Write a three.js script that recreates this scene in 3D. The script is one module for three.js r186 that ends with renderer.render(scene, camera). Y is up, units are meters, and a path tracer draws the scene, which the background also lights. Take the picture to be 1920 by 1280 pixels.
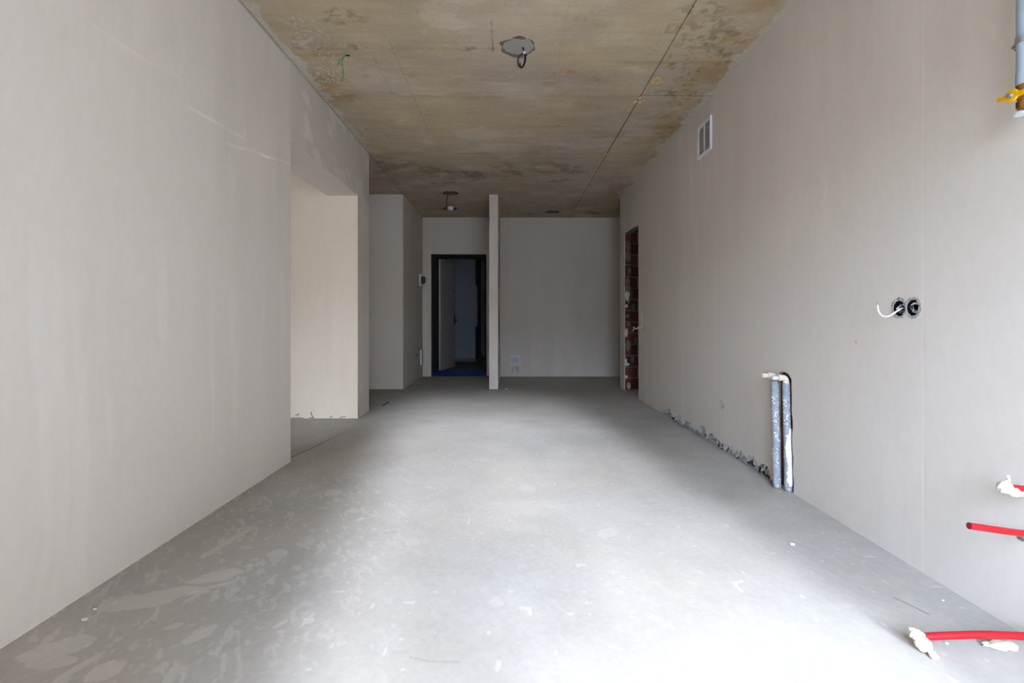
import * as THREE from 'three';
import { mergeGeometries } from 'three/addons/utils/BufferGeometryUtils.js';
import { RoundedBoxGeometry } from 'three/addons/geometries/RoundedBoxGeometry.js';

// ---------------------------------------------------------------- camera, sky, sun, exposure
const scene = new THREE.Scene();
const EYE = 0.975, HEIGHT = 2.75;
const camera = new THREE.PerspectiveCamera(2 * Math.atan(640 / 940) * 180 / Math.PI, 1.5, 0.05, 200);
camera.position.set(0, EYE, 0);
camera.lookAt(0, EYE, -10);
camera.setViewOffset(1920, 1280, 4, 40, 1920, 1280);       // shifted lens: upright walls, horizon above the middle
camera.updateProjectionMatrix();

scene.background = new THREE.Color().setRGB(0.76, 0.945, 1.24);   // even, bright overcast sky
scene.backgroundIntensity = 8.9;
const sun = new THREE.DirectionalLight(new THREE.Color().setRGB(0.88, 0.97, 1.12), 2.8);   // hazy low sun through thin cloud
sun.position.set(0.137 * 20, 0.34 * 20, 20);
sun.target.position.set(0, 0, 0);
sun.castShadow = true; sun.shadow.radius = 13; sun.shadow.mapSize.set(2048, 2048);
Object.assign(sun.shadow.camera, { left: -8, right: 8, top: 8, bottom: -8, near: 1, far: 60 });
scene.add(sun, sun.target);

const renderer = new THREE.WebGLRenderer({ antialias: true });
renderer.toneMapping = THREE.LinearToneMapping;
renderer.toneMappingExposure = 3.9;
renderer.shadowMap.enabled = true;
renderer.shadowMap.type = THREE.PCFSoftShadowMap;

// ---------------------------------------------------------------- small tools
function rng(seed) { let a = seed >>> 0; return () => { a = (a + 0x6D2B79F5) >>> 0; let t = a; t = Math.imul(t ^ (t >>> 15), t | 1); t ^= t + Math.imul(t ^ (t >>> 7), t | 61); return ((t ^ (t >>> 14)) >>> 0) / 4294967296; }; }
function hash(ix, iy, s) { let h = Math.imul(ix, 374761393) + Math.imul(iy, 668265263) + Math.imul(s, 1442695041); h = Math.imul(h ^ (h >>> 13), 1274126177); return ((h ^ (h >>> 16)) >>> 0) / 4294967296; }
function vnoise(x, y, s) {
  const ix = Math.floor(x), iy = Math.floor(y), fx = x - ix, fy = y - iy, u = fx * fx * (3 - 2 * fx), v = fy * fy * (3 - 2 * fy);
  const a = hash(ix, iy, s), b = hash(ix + 1, iy, s), c = hash(ix, iy + 1, s), d = hash(ix + 1, iy + 1, s);
  return a + (b - a) * u + (c - a) * v + (a - b - c + d) * u * v;
}
function fbm(x, y, s, n = 4) { let t = 0, a = 0.5, w = 0; for (let i = 0; i < n; i++) { t += a * vnoise(x, y, s + i * 17); w += a; a *= 0.5; x *= 2.03; y *= 2.03; } return t / w; }
const clamp = (v, a = 0, b = 1) => v < a ? a : v > b ? b : v;
const step = (a, b, v) => { const t = clamp((v - a) / (b - a)); return t * t * (3 - 2 * t); };
const mix = (a, b, t) => a + (b - a) * t;
const s2l = (c) => { c /= 255; return c <= 0.04045 ? c / 12.92 : Math.pow((c + 0.055) / 1.055, 2.4); };
const rgb = (r, g, b) => new THREE.Color().setRGB(s2l(r), s2l(g), s2l(b));

const MM = new Map();
function mat(name, color, roughness = 0.8, extra = {}) { const m = new THREE.MeshStandardMaterial({ color, roughness, ...extra }); m.name = name; MM.set(name, m); return m; }

// paint(w, h, fn): fn(u, v, out) fills out[0..2] with an sRGB colour (0..255) and out[3] with a height (0..1)
function paint(w, h, fn) {
  const col = new Uint8Array(w * h * 4), hei = new Uint8Array(w * h * 4), o = [0, 0, 0, 0.5];
  for (let j = 0; j < h; j++) for (let i = 0; i < w; i++) {
    o[3] = 0.5; fn((i + 0.5) / w, (j + 0.5) / h, o);
    const k = (j * w + i) * 4;
    for (let c = 0; c < 3; c++) col[k + c] = clamp(o[c], 0, 255);
    col[k + 3] = 255; hei[k] = hei[k + 1] = hei[k + 2] = clamp(o[3]) * 255; hei[k + 3] = 255;
  }
  const make = (d, srgb) => { const t = new THREE.DataTexture(d, w, h, THREE.RGBAFormat); t.magFilter = THREE.LinearFilter; t.minFilter = THREE.LinearMipmapLinearFilter; t.generateMipmaps = true; t.wrapS = t.wrapT = THREE.RepeatWrapping; if (srgb) t.colorSpace = THREE.SRGBColorSpace; t.needsUpdate = true; return t; };
  return { map: make(col, true), bumpMap: make(hei, false) };
}

const taken = new Map();
function numbered(n) { const k = taken.get(n) ?? 0; taken.set(n, k + 1); return k ? n + '_' + String(k).padStart(3, '0') : n; }
function shadows(o) { o.castShadow = o.receiveShadow = true; return o; }
function part(name, geo, material, parent, label) { const m = shadows(new THREE.Mesh(geo, material)); m.name = name; if (label) m.userData.label = label; parent.add(m); return m; }
function thing(name, label, category, [x, y, z] = [0, 0, 0], group) { const g = new THREE.Group(); g.name = numbered(name); g.position.set(x, y, z); g.userData = { label, category }; if (group) g.userData.group = group; scene.add(g); return g; }
function solo(name, geo, material, label, category, pos = [0, 0, 0], group) { const m = shadows(new THREE.Mesh(geo, material)); m.name = numbered(name); m.position.set(...pos); m.userData = { label, category }; if (group) m.userData.group = group; scene.add(m); return m; }
function struct(name, geo, material, label, category) { const m = geo ? shadows(new THREE.Mesh(geo, material)) : new THREE.Group(); m.name = name; m.userData = { label, category, kind: 'structure' }; scene.add(m); return m; }

function uvPlane(geo, fu, fv) { const p = geo.attributes.position, uv = new Float32Array(p.count * 2); for (let i = 0; i < p.count; i++) { const x = p.getX(i), y = p.getY(i), z = p.getZ(i); uv[2 * i] = fu(x, y, z); uv[2 * i + 1] = fv(x, y, z); } geo.setAttribute('uv', new THREE.BufferAttribute(uv, 2)); return geo; }
function box(x0, x1, y0, y1, z0, z1) { return new THREE.BoxGeometry(x1 - x0, y1 - y0, z1 - z0).translate((x0 + x1) / 2, (y0 + y1) / 2, (z0 + z1) / 2); }
// box-mapped uv in metres by face normal
function uvMetres(geo) { const g = geo.index ? geo.toNonIndexed() : geo, p = g.attributes.position, n = g.attributes.normal, uv = new Float32Array(p.count * 2); for (let i = 0; i < p.count; i++) { const ax = Math.abs(n.getX(i)), ay = Math.abs(n.getY(i)), az = Math.abs(n.getZ(i)); const [a, b] = ax >= ay && ax >= az ? [-p.getZ(i), p.getY(i)] : ay >= az ? [p.getX(i), -p.getZ(i)] : [p.getX(i), p.getY(i)]; uv[2 * i] = a; uv[2 * i + 1] = b; } g.setAttribute('uv', new THREE.BufferAttribute(uv, 2)); return g; }
function poly(pts, holes = []) { const s = new THREE.Shape(pts.map((p) => new THREE.Vector2(...p))); for (const h of holes) s.holes.push(new THREE.Path(h.map((p) => new THREE.Vector2(...p)))); return s; }
// a wall parallel to the long side of the room: shape in (depth, height), from plane x0 to x1
function sideWall(shape, x0, x1) { return uvMetres(new THREE.ExtrudeGeometry(shape, { depth: x1 - x0, bevelEnabled: false, curveSegments: 24 }).rotateY(Math.PI / 2).translate(x0, 0, 0)); }
// a wall across the room: shape in (x, height), from depth d0 (near) to d1 (far)
function crossWall(shape, d0, d1) { return uvMetres(new THREE.ExtrudeGeometry(shape, { depth: d1 - d0, bevelEnabled: false }).translate(0, 0, -d1)); }
const circlePts = (cx, cy, r, n = 24) => Array.from({ length: n }, (_, i) => [cx + r * Math.cos(-i / n * 2 * Math.PI), cy + r * Math.sin(-i / n * 2 * Math.PI)]);
function tube(pts, r, seg = 24, rad = 8) { return new THREE.TubeGeometry(new THREE.CatmullRomCurve3(pts.map((p) => new THREE.Vector3(...p))), seg, r, rad, false); }
function capTube(pts, r, seg = 24, rad = 10) { const a = tube(pts, r, seg, rad), n = pts.length; const e = [pts[0], pts[n - 1]].map((p) => new THREE.SphereGeometry(r, rad, 6).translate(...p)); return mergeGeometries([a, ...e]); }
function rod(a, b, r0, r1 = r0, seg = 20) { const A = new THREE.Vector3(...a), B = new THREE.Vector3(...b), d = B.clone().sub(A); const g = new THREE.CylinderGeometry(r1, r0, d.length(), seg); g.applyQuaternion(new THREE.Quaternion().setFromUnitVectors(new THREE.Vector3(0, 1, 0), d.normalize())); const m = A.add(B).multiplyScalar(0.5); return g.translate(m.x, m.y, m.z); }
function lump(x, y, z, rx, ry, rz, seed, amp = 0.25, detail = 3, freq = 2.2) {
  const g = new THREE.IcosahedronGeometry(1, detail), p = g.attributes.position;
  for (let i = 0; i < p.count; i++) { const a = p.getX(i), b = p.getY(i), c = p.getZ(i); const k = 1 + amp * (fbm(a * freq + c * 1.3 + 9, b * freq - c * freq + 5, seed, 3) * 2 - 1); p.setXYZ(i, x + a * rx * k, y + b * ry * k, z + c * rz * k); }
  g.computeVertexNormals(); return g;
}
const soft = (gs) => mergeGeometries(gs.map((g) => g.index ? g.toNonIndexed() : g));

// ---------------------------------------------------------------- surface materials
// trowelled gypsum plaster; each texel covers the wall in metres (tile W x 2.75 m), strokes run upwards
const strokes = (pts, u, v, w) => { let best = 1e9; for (let i = 0; i + 1 < pts.length; i++) { const [ax, ay] = pts[i], [bx, by] = pts[i + 1], dx = bx - ax, dy = by - ay, t = clamp(((u - ax) * dx + (v - ay) * dy) / (dx * dx + dy * dy)); best = Math.min(best, Math.hypot(u - ax - t * dx, v - ay - t * dy)); } return 1 - step(w * 0.4, w, best); };
function plaster(W, seed, base, marks) {
  const t = paint(2048, 768, (u, v, o) => {
    const s = u * W, y = v * 2.75;
    const big = fbm(s * 0.8, y * 0.5, seed, 4) - 0.5, st = (fbm(s * 6, y * 0.9, seed + 3, 4) - 0.5) * (0.25 + 1.1 * step(0.35, 0.7, fbm(s * 0.9, y * 0.9, seed + 21, 3))), fine = fbm(s * 55, y * 26, seed + 7, 2) - 0.5;
    const smear = step(0.60, 0.70, fbm(s * 9 + 0.6 * vnoise(s, y * 2, seed + 5), y * 0.9, seed + 11, 4)) * step(0.4, 0.65, fbm(s * 1.1, y * 1.2, seed + 13, 2));
    let l = big * 9 + st * 9 + fine * 4 + smear * 4;
    let h = 0.5 + st * 0.25 + smear * 0.08 + fine * 0.12, r = 0, g = 0, b = 0;
    if (marks) { const m = marks(s, y); l += m.light ?? 0; h += m.height ?? 0; if (m.tint) { r = m.tint[0]; g = m.tint[1]; b = m.tint[2]; } }
    o[0] = base[0] + l + big * 3 + r; o[1] = base[1] + l + g; o[2] = base[2] + l - big * 4 + b; o[3] = h;
  });
  for (const k of ['map', 'bumpMap']) t[k].repeat.set(1 / W, 1 / 2.75);
  return mat('plaster', 0xffffff, 0.92, { ...t, bumpScale: 0.0018 });
}
const plasterBase = [217, 207, 197];
const rightPlaster = plaster(8.6, 21, plasterBase, (s, y) => {
  let light = 0, height = 0;
  for (const [d, k] of [[1.932, 6], [3.813, -9], [6.02, -3]]) { const q = Math.abs(s - d - 0.006 * (vnoise(y * 3, d, 5) - 0.5)); const a = 1 - step(0.002, 0.007, q); light += a * k * (0.4 + 0.9 * vnoise(y * 4, d, 8)); height -= a * 0.25; }
  const cement = Math.hypot((s - 6.06) / 0.07, (y - 0.97 - (s - 6.06)) / 0.17); light += 14 * (1 - step(0.7, 1, cement + 0.2 * fbm(s * 20, y * 20, 2, 2)));
  const o = 1 - step(0.005, 0.008, Math.hypot(s - 2.309, y - 0.874));
  return { light, height, tint: o > 0 ? [0, -45 * o, -110 * o] : null };
});
const leftLines = [[[1.8, 2.045], [1.9, 2.047], [2.07, 2.056], [2.3, 2.087]], [[2.367, 1.976], [2.63, 1.998], [2.85, 2.01], [2.858, 2.07]], [[2.667, 1.917], [2.86, 1.95], [3.1, 1.99], [3.44, 2.05]], [[3.02, 1.975], [3.14, 2.0]], [[3.46, 2.21], [3.485, 2.75]]];
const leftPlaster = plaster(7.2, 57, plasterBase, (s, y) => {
  let light = 0, height = 0;
  if (y > 1.85) for (let i = 0; i < leftLines.length; i++) { const a = strokes(leftLines[i], s, y + 0.01 * (vnoise(s * 9, y * 3, 4) - 0.5), 0.011) * (0.35 + 0.8 * vnoise(s * 11, y * 7, 31)); light += a * [5, 11, 12, 12, 5][i]; height += a * 0.3; }
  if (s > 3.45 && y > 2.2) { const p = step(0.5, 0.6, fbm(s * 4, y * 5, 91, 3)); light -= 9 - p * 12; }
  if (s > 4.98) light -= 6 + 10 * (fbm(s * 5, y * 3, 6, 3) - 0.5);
  return { light, height };
});
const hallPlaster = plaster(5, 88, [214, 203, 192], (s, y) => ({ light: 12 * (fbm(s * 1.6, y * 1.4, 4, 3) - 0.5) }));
const creamPlaster = plaster(6, 131, [224, 207, 188]);
const backPlaster = plaster(6, 152, [215, 205, 195], (s, y) => {
  // grey damp smudges under the low grille
  const x = s > 3 ? s - 6 : s; const a = step(0.52, 0.62, fbm(x * 22, y * 22, 3, 3)) * (1 - step(0.03, 0.1, Math.hypot((x - 0.13) * 0.7, (y - 0.12) * 1.1)));
  return { light: -34 * a };
});
// cast concrete ceiling: ochre slab, boards' print, mould, rust, plaster splashes
const near = (x, d, a, b, rx, rd, seed, f) => { const r = Math.hypot((x - a) / rx, (d - b) / rd); return r > 1.6 ? 0 : (1 - step(0.5, 1.3, r)) * step(0.46, 0.6, fbm(x * f, d * f, seed, 3)); };
const smudges = [[-0.98, 2.93, 0.14, 0.09], [-0.99, 3.25, 0.07, 0.05], [1.1, 2.86, 0.16, 0.08], [1.16, 3.51, 0.08, 0.05], [1.376, 3.35, 0.12, 0.08], [1.2, 3.93, 0.13, 0.06], [1.2, 3.1, 0.2, 0.2], [-0.22, 3.28, 0.12, 0.04],
  [-1.4, 5.68, 0.35, 0.2], [-1.2, 5.95, 0.4, 0.25], [-0.85, 5.95, 0.3, 0.2], [-0.7, 6.15, 0.35, 0.22], [-0.43, 6.2, 0.3, 0.22], [-0.06, 5.95, 0.2, 0.3], [0.07, 6.15, 0.15, 0.2], [0.5, 5.85, 0.35, 0.25], [0.8, 5.95, 0.2, 0.2], [0.62, 6.4, 0.25, 0.12], [-0.9, 6.45, 0.4, 0.1], [0.1, 8.4, 0.5, 0.14], [1.3, 8.3, 0.25, 0.2]];
const slabTex = paint(2048, 2048, (u, v, o) => {
  const x = u * 6 - 3, d = v * 10.24 - 1;
  const big = fbm(x * 1.1, d * 1.3, 5, 4) - 0.5, mid = fbm(x * 4.2, d * 6, 9, 4) - 0.5, streak = fbm(x * 3, d * 34, 13, 3) - 0.5, fine = fbm(x * 60, d * 60, 17, 2) - 0.5;
    let l = big * 34 + mid * 20 + streak * 13 + fine * 10, w = big * 8 + (fbm(x * 2.1, d * 2.4, 33, 3) - 0.5) * 20;
  let r = 188 + l + w * 0.3, g = 170 + l, b = 145 + l - w, h = 0.5 + mid * 0.3 + fine * 0.3;
  // pale worn patches
  const pale = step(0.56, 0.68, fbm(x * 2.6 + 7, d * 3.4, 41, 4)); r += pale * 13; g += pale * 13; b += pale * 15;
  // rust-brown strips beside both walls and the yellowish board edges
  const edgeR = step(1.2, 1.5, x + 0.25 * (fbm(x * 3, d * 3, 51, 3) - 0.5)) * (d < 5.2 ? 1 : 0.4), edgeL = (1 - step(-1.45, -1.12, x + 0.3 * (fbm(x * 4, d * 3, 52, 3) - 0.5))) * (d < 4.1 ? 1 : 0.35);
  const rust = step(0.42, 0.62, fbm(x * 6, d * 6, 55, 4)) * Math.max(edgeR, edgeL); r -= rust * 10; g -= rust * 17; b -= rust * 28;
  for (const [dd, a, c] of [[3.452, 0.75, 1.5], [3.36, -1.5, -1.1]]) { const q = (1 - step(0.012, 0.03, Math.abs(d - dd))) * step(a - 0.1, a + 0.1, x) * (1 - step(c - 0.05, c + 0.05, x)); r -= q * 5; g -= q * 11; b -= q * 24; }
  for (const [a, c, rx, rd] of [[-1.05, 3.67, 0.05, 0.05], [1.45, 3.17, 0.12, 0.1], [0.4, 3.6, 0.1, 0.06]]) { const q = near(x, d, a, c, rx, rd, 61, 20); r -= q * 4; g -= q * 17; b -= q * 28; }
  // mould and dark smudges
  for (let i = 0; i < smudges.length; i++) { const [a, c, rx, rd] = smudges[i]; if (Math.abs(x - a) > rx * 1.6 || Math.abs(d - c) > rd * 1.6) continue; const q = near(x, d, a, c, rx, rd, 70 + i, i < 8 ? 26 : 11) * (i < 8 ? 30 : 26); r -= q; g -= q * 0.85; b -= q * 0.75; }
  const speck = step(0.72, 0.8, vnoise(x * 38, d * 38, 81)) * step(0.5, 0.7, fbm(x * 3, d * 3, 83, 3)); l = speck * (x > 1.05 ? 24 : 9); r -= l; g -= l; b -= l * 0.9; h -= speck * 0.2;
  // faint formwork lines along and across the slab
  for (const [a, d0, d1, k] of [[-0.765, 3.1, 4.7, 13], [-0.92, 3.35, 3.95, 13], [-0.108, 2.95, 3.32, 30], [0.33, 2.8, 3.5, 7]]) { const q = (1 - step(0.003, 0.011, Math.abs(x - a - 0.006 * (vnoise(d * 8, 1, 3) - 0.5)))) * (d > d0 && d < d1 ? 1 : 0) * (0.3 + vnoise(d * 25, a, 6)); r -= q * k; g -= q * k; b -= q * k; }
  for (const [dd, k] of [[4.6, 12], [4.75, 10], [3.28, 8], [6.0, 8], [2.4, 10], [7.2, 9]]) { const q = (1 - step(0.004, 0.02, Math.abs(d - dd - 0.01 * (vnoise(x * 5, dd, 3) - 0.5)))) * step(0.4, 0.6, vnoise(x * 2.3, dd, 12)); r -= q * k; g -= q * k; b -= q * k; }
  // plaster slapped over the edges and splashed on the slab
  const rag = 0.17 * (fbm(x * 8, d * 7, 91, 4) - 0.5) + 0.02 * (vnoise(x * 60, d * 60, 92) - 0.5);
  const inHall = d > 5.35;
  let pl = step(-0.012, 0.01, x - (1.553 + rag)) * (d < 7.3 ? 1 : 0) + (inHall ? 0 : step(-0.012, 0.01, -x - (1.452 + rag)));
  if (x < 0) pl += step(0.66, 0.70, vnoise(x * 70 + 3 * vnoise(x * 9, d * 9, 5), d * 42, 95)) * Math.max(step(0.98, 1.3, -x) * (d > 2.6 && d < 3.75 ? 1 : 0) * step(0.35, 0.55, fbm(x * 5, d * 5, 97, 2)), (1 - step(0.1, 0.32, Math.hypot(x + 1.3, (d - 4.78) * 0.8))) * 0.9);
  pl += 0.8 * near(x, d, 0.591, 3.21, 0.02, 0.03, 3, 60) + 0.5 * step(0.9, 0.93, vnoise(x * 17, d * 17, 99));
  if (d > 7.05 && Math.abs(x + 0.2) < 0.2) pl += 0.5 * step(0.5, 0.6, fbm(x * 8, d * 6, 101, 3));
  pl = clamp(pl); r = mix(r, 196 + fine * 20 + mid * 30, pl); g = mix(g, 188 + fine * 20 + mid * 30, pl); b = mix(b, 172 + fine * 20 + mid * 30, pl); h += pl * 0.4;
  // pencilled square by the long joint
  const sq = Math.max(Math.abs(x - 0.99) / 0.036, Math.abs(d - 3.047) / 0.05); if (sq < 1.06 && (sq > 0.9 || (sq > 0.6 && sq < 0.7))) { r -= 38; g -= 36; b -= 30; }
  o[0] = r; o[1] = g; o[2] = b; o[3] = h;
});
const slab = mat('cast_concrete', 0xffffff, 0.9, { ...slabTex, bumpScale: 0.003 });
const slabUV = (g) => uvPlane(g, (x) => (x + 3) / 6, (x, y, z) => (-z + 1) / 10.24);
// levelled cement floor: grey with pale dried splashes and drag marks
const splash = [[-1.007, 2.83, 0.045, 0.075, 0.3], [-0.974, 2.098, 0.045, 0.04, 0.2], [-1.24, 2.21, 0.02, 0.17, -0.18], [-1.108, 1.914, 0.09, 0.055, 0.4], [-1.074, 1.844, 0.06, 0.012, 0.5], [-1.28, 1.745, 0.16, 0.062, 0.45], [-1.148, 1.791, 0.07, 0.018, 0.2], [-0.962, 1.549, 0.026, 0.062, -0.5], [-1.126, 1.394, 0.055, 0.04, 0.4], [-1.341, 1.489, 0.09, 0.05, 0.5], [-1.312, 1.426, 0.07, 0.03, 0.1], [-1.21, 1.41, 0.016, 0.075, -0.3], [-1.073, 1.598, 0.035, 0.018, 0.6], [-0.737, 1.608, 0.012, 0.03, -0.5], [-1.114, 1.76, 0.012, 0.035, -0.3], [-0.427, 2.199, 0.03, 0.035, 0.5], [-0.044, 1.736, 0.025, 0.035, 0.2], [-0.654, 1.629, 0.018, 0.02, 0.2], [-0.66, 1.63, 0.006, 0.05, -0.15], [-0.2, 3.5, 0.06, 0.05, 0.3], [0.1, 2.9, 0.05, 0.06, 0.1], [0.45, 2.3, 0.07, 0.04, 0.7]];
const floorTex = paint(2048, 2048, (u, v, o) => {
  const x = u * 6 - 3, d = v * 10.24 - 1;
  const big = fbm(x * 1.2, d * 1.0, 205, 4) - 0.5, mid = fbm(x * 5, d * 5, 209, 4) - 0.5, fine = fbm(x * 70, d * 70, 213, 2) - 0.5;
  let l = big * 22 + mid * 16 + fine * 9, warm = (fbm(x * 1.6, d * 1.6, 221, 3) - 0.5) * 10, h = 0.5 + mid * 0.2 + fine * 0.2;
  // drag marks of the trowel, slanting
  const c = x * 0.87 + d * 0.5, e = -x * 0.5 + d * 0.87, density = 0.25 + step(0.3, 0.9, -x) * (1 - step(2.6, 3.6, d));
  const drag = step(0.66, 0.72, fbm(c * 44, e * 14, 231, 3)) + 0.8 * step(0.69, 0.73, fbm(x * 24, d * 20, 235, 4)); let sp = 0;
  for (const [a, b, rx, rd, t] of splash) { const dx = x - a, dd = d - b; if (Math.abs(dx) > 0.25 || Math.abs(dd) > 0.25) continue; const p = dx * Math.cos(t) + dd * Math.sin(t), q = -dx * Math.sin(t) + dd * Math.cos(t); const k = Math.hypot(p / rx, q / rd) + 0.7 * (fbm(x * 22, d * 22, 241, 3) - 0.5); sp = Math.max(sp, (1 - step(0.9, 1.0, k)) * (a > -0.6 ? 0.4 : 1)); }  // splashes faded in the colour where bright light washes out the floor
  l += Math.max(sp * 17, clamp(drag) * 11 * density); h += sp * 0.15;
  const dot = step(0.93, 0.95, vnoise(x * 30, d * 30, 251)); l += dot * 14;
  // hairline crack at the side doorway and two scratches
  const cr = strokes([[-1.62, 3.4], [-1.553, 3.552], [-1.517, 3.772], [-1.467, 4.128], [-1.45, 4.35]], x + 0.004 * (vnoise(d * 30, 1, 3) - 0.5), d, 0.008) * (1 - 0.7 * step(3.9, 4.35, d));
  l -= 62 * cr; h -= cr * 0.5;
  if (d < 2.4) l -= 12 * Math.max(strokes([[-0.287, 1.45], [-0.228, 1.432], [-0.144, 1.43]], x, d, 0.005), strokes([[-0.58, 2.29], [-0.54, 2.31], [-0.52, 2.3]], x, d, 0.006));
  o[0] = 173 + l + warm * 0.4; o[1] = 167 + l; o[2] = 159 + l - warm * 0.6; o[3] = h;
});
const floorMat = mat('cement_screed', 0xffffff, 0.85, { ...floorTex, bumpScale: 0.0015 });
const grain = paint(256, 256, (u, v, o) => { const n = fbm(u * 24, v * 24, 301, 4), f = fbm(u * 90, v * 90, 305, 2); o[0] = o[1] = o[2] = 232 + (n - 0.5) * 60 + (f - 0.5) * 40; o[3] = 0.3 * n + 0.7 * f; });
const rough = (name, c, bump = 0.003, scale = 4) => { const a = grain.map.clone(), b = grain.bumpMap.clone(); a.repeat.set(scale, scale); b.repeat.set(scale, scale); a.needsUpdate = b.needsUpdate = true; return mat(name, c, 0.95, { map: a, bumpMap: b, bumpScale: bump }); };
const M = {
  bricks: [rough('red_brick', rgb(112, 62, 48)), rough('orange_brick', rgb(126, 71, 54)), rough('dark_brick', rgb(92, 54, 45))],
  mortar: rough('mortar', rgb(136, 128, 118)), greyMortar: rough('grey_mortar', rgb(128, 122, 114)), paleMortar: rough('pale_mortar', rgb(196, 194, 192)), shadeMortar: rough('shade_mortar', rgb(78, 72, 68)), whiteMortar: rough('white_gypsum', rgb(232, 228, 222)),
  core: rough('brown_block', rgb(116, 76, 56), 0.004, 6), cement: mat('cement_patch', rgb(164, 159, 154), 0.9), wetCement: rough('raw_cement', rgb(128, 116, 104), 0.002, 2),
  corridorWall: mat('corridor_paint', rgb(176, 182, 196), 0.8), corridorFloor: mat('corridor_tile', rgb(120, 120, 124), 0.6), corridorBase: mat('corridor_base', rgb(120, 124, 134), 0.6), corridorCeil: mat('corridor_ceiling', rgb(196, 196, 200), 0.9),
  frame: mat('dark_steel', rgb(9, 9, 10), 0.85), leaf: mat('door_leaf', rgb(186, 182, 178), 0.6), film: mat('blue_film', rgb(18, 56, 100), 0.4), chrome: mat('chrome', rgb(226, 226, 228), 0.25, { metalness: 0.4 }),
  plastic: mat('white_plastic', rgb(230, 230, 234), 0.4), black: mat('black_plastic', rgb(22, 22, 24), 0.4), blackCable: mat('black_cable', rgb(20, 20, 21), 0.5), whiteCable: mat('white_cable', rgb(226, 222, 216), 0.5), greyCable: mat('grey_cable', rgb(150, 150, 158), 0.45), green: mat('green_wire', rgb(48, 140, 96), 0.5),
  red: mat('red_sleeve', rgb(180, 0, 20), 0.5), darkRed: mat('pipe_bore', rgb(120, 4, 18), 0.7), foam: mat('mounting_foam', rgb(196, 190, 170), 0.9), oldFoam: mat('aged_foam', rgb(214, 184, 130), 0.95),
  gas: mat('grey_gas_paint', rgb(160, 172, 184), 0.4), brass: mat('brass', rgb(176, 132, 72), 0.3, { metalness: 0.9 }), yellow: mat('yellow_enamel', rgb(246, 182, 0), 0.35), zinc: mat('zinc', rgb(170, 176, 182), 0.35, { metalness: 0.8 }),
  ppr: mat('ivory_polypropylene', rgb(216, 208, 194), 0.4), pprLine: mat('melt_ring', rgb(190, 160, 130), 0.6), white: mat('white_paint', rgb(230, 230, 228), 0.5), redCap: mat('red_plastic', rgb(176, 24, 28), 0.5),
  tan: mat('tan_disc', rgb(176, 156, 128), 0.8), thread: mat('grey_thread', rgb(110, 102, 96), 0.8), joint: mat('joint_line', rgb(96, 84, 68), 0.95), twig: mat('dark_scrap', rgb(52, 46, 42), 0.8), crumb: mat('plaster_crumb', rgb(206, 204, 200), 0.9), dark: mat('shaft_black', rgb(30, 28, 28), 0.9),
  render: mat('outside_render', rgb(150, 144, 136), 0.9), ground: mat('outside_ground', rgb(110, 112, 104), 0.95),
  glass: new THREE.MeshPhysicalMaterial({ name: 'glass', color: 0xffffff, roughness: 0, transmission: 1, thickness: 0, ior: 1.45 }),
  clear: new THREE.MeshPhysicalMaterial({ name: 'clear_plastic', color: rgb(236, 238, 240), roughness: 0.25, transmission: 0.55, thickness: 0 }),
};
{ // insulation sleeve: grey foam jacket spotted with white splashes
  const t = paint(256, 512, (u, v, o) => { const n = fbm(u * 8, v * 30, 401, 3) - 0.5, s = step(0.66, 0.76, vnoise(u * 34, v * 110, 405)) * step(0.3, 0.55, fbm(u * 5, v * 9, 407, 3)); o[0] = 140 + n * 24 + s * 105; o[1] = 143 + n * 24 + s * 102; o[2] = 150 + n * 24 + s * 96; o[3] = 0.4 + s * 0.4 + n * 0.2; });
  M.sleeve = mat('grey_foam_sleeve', 0xffffff, 0.7, { ...t, bumpScale: 0.002 });
}

// ---------------------------------------------------------------- the shell of the flat
const XL = -1.51, XR = 1.594, TOP = HEIGHT;
const D = { opening0: 3.453, opening1: 4.98, leftEnd: 5.376, hall: 7.08, back: 8.67, outer: 9.07, rightEnd: 7.25, door0: 6.22, door1: 6.97 };

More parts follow.
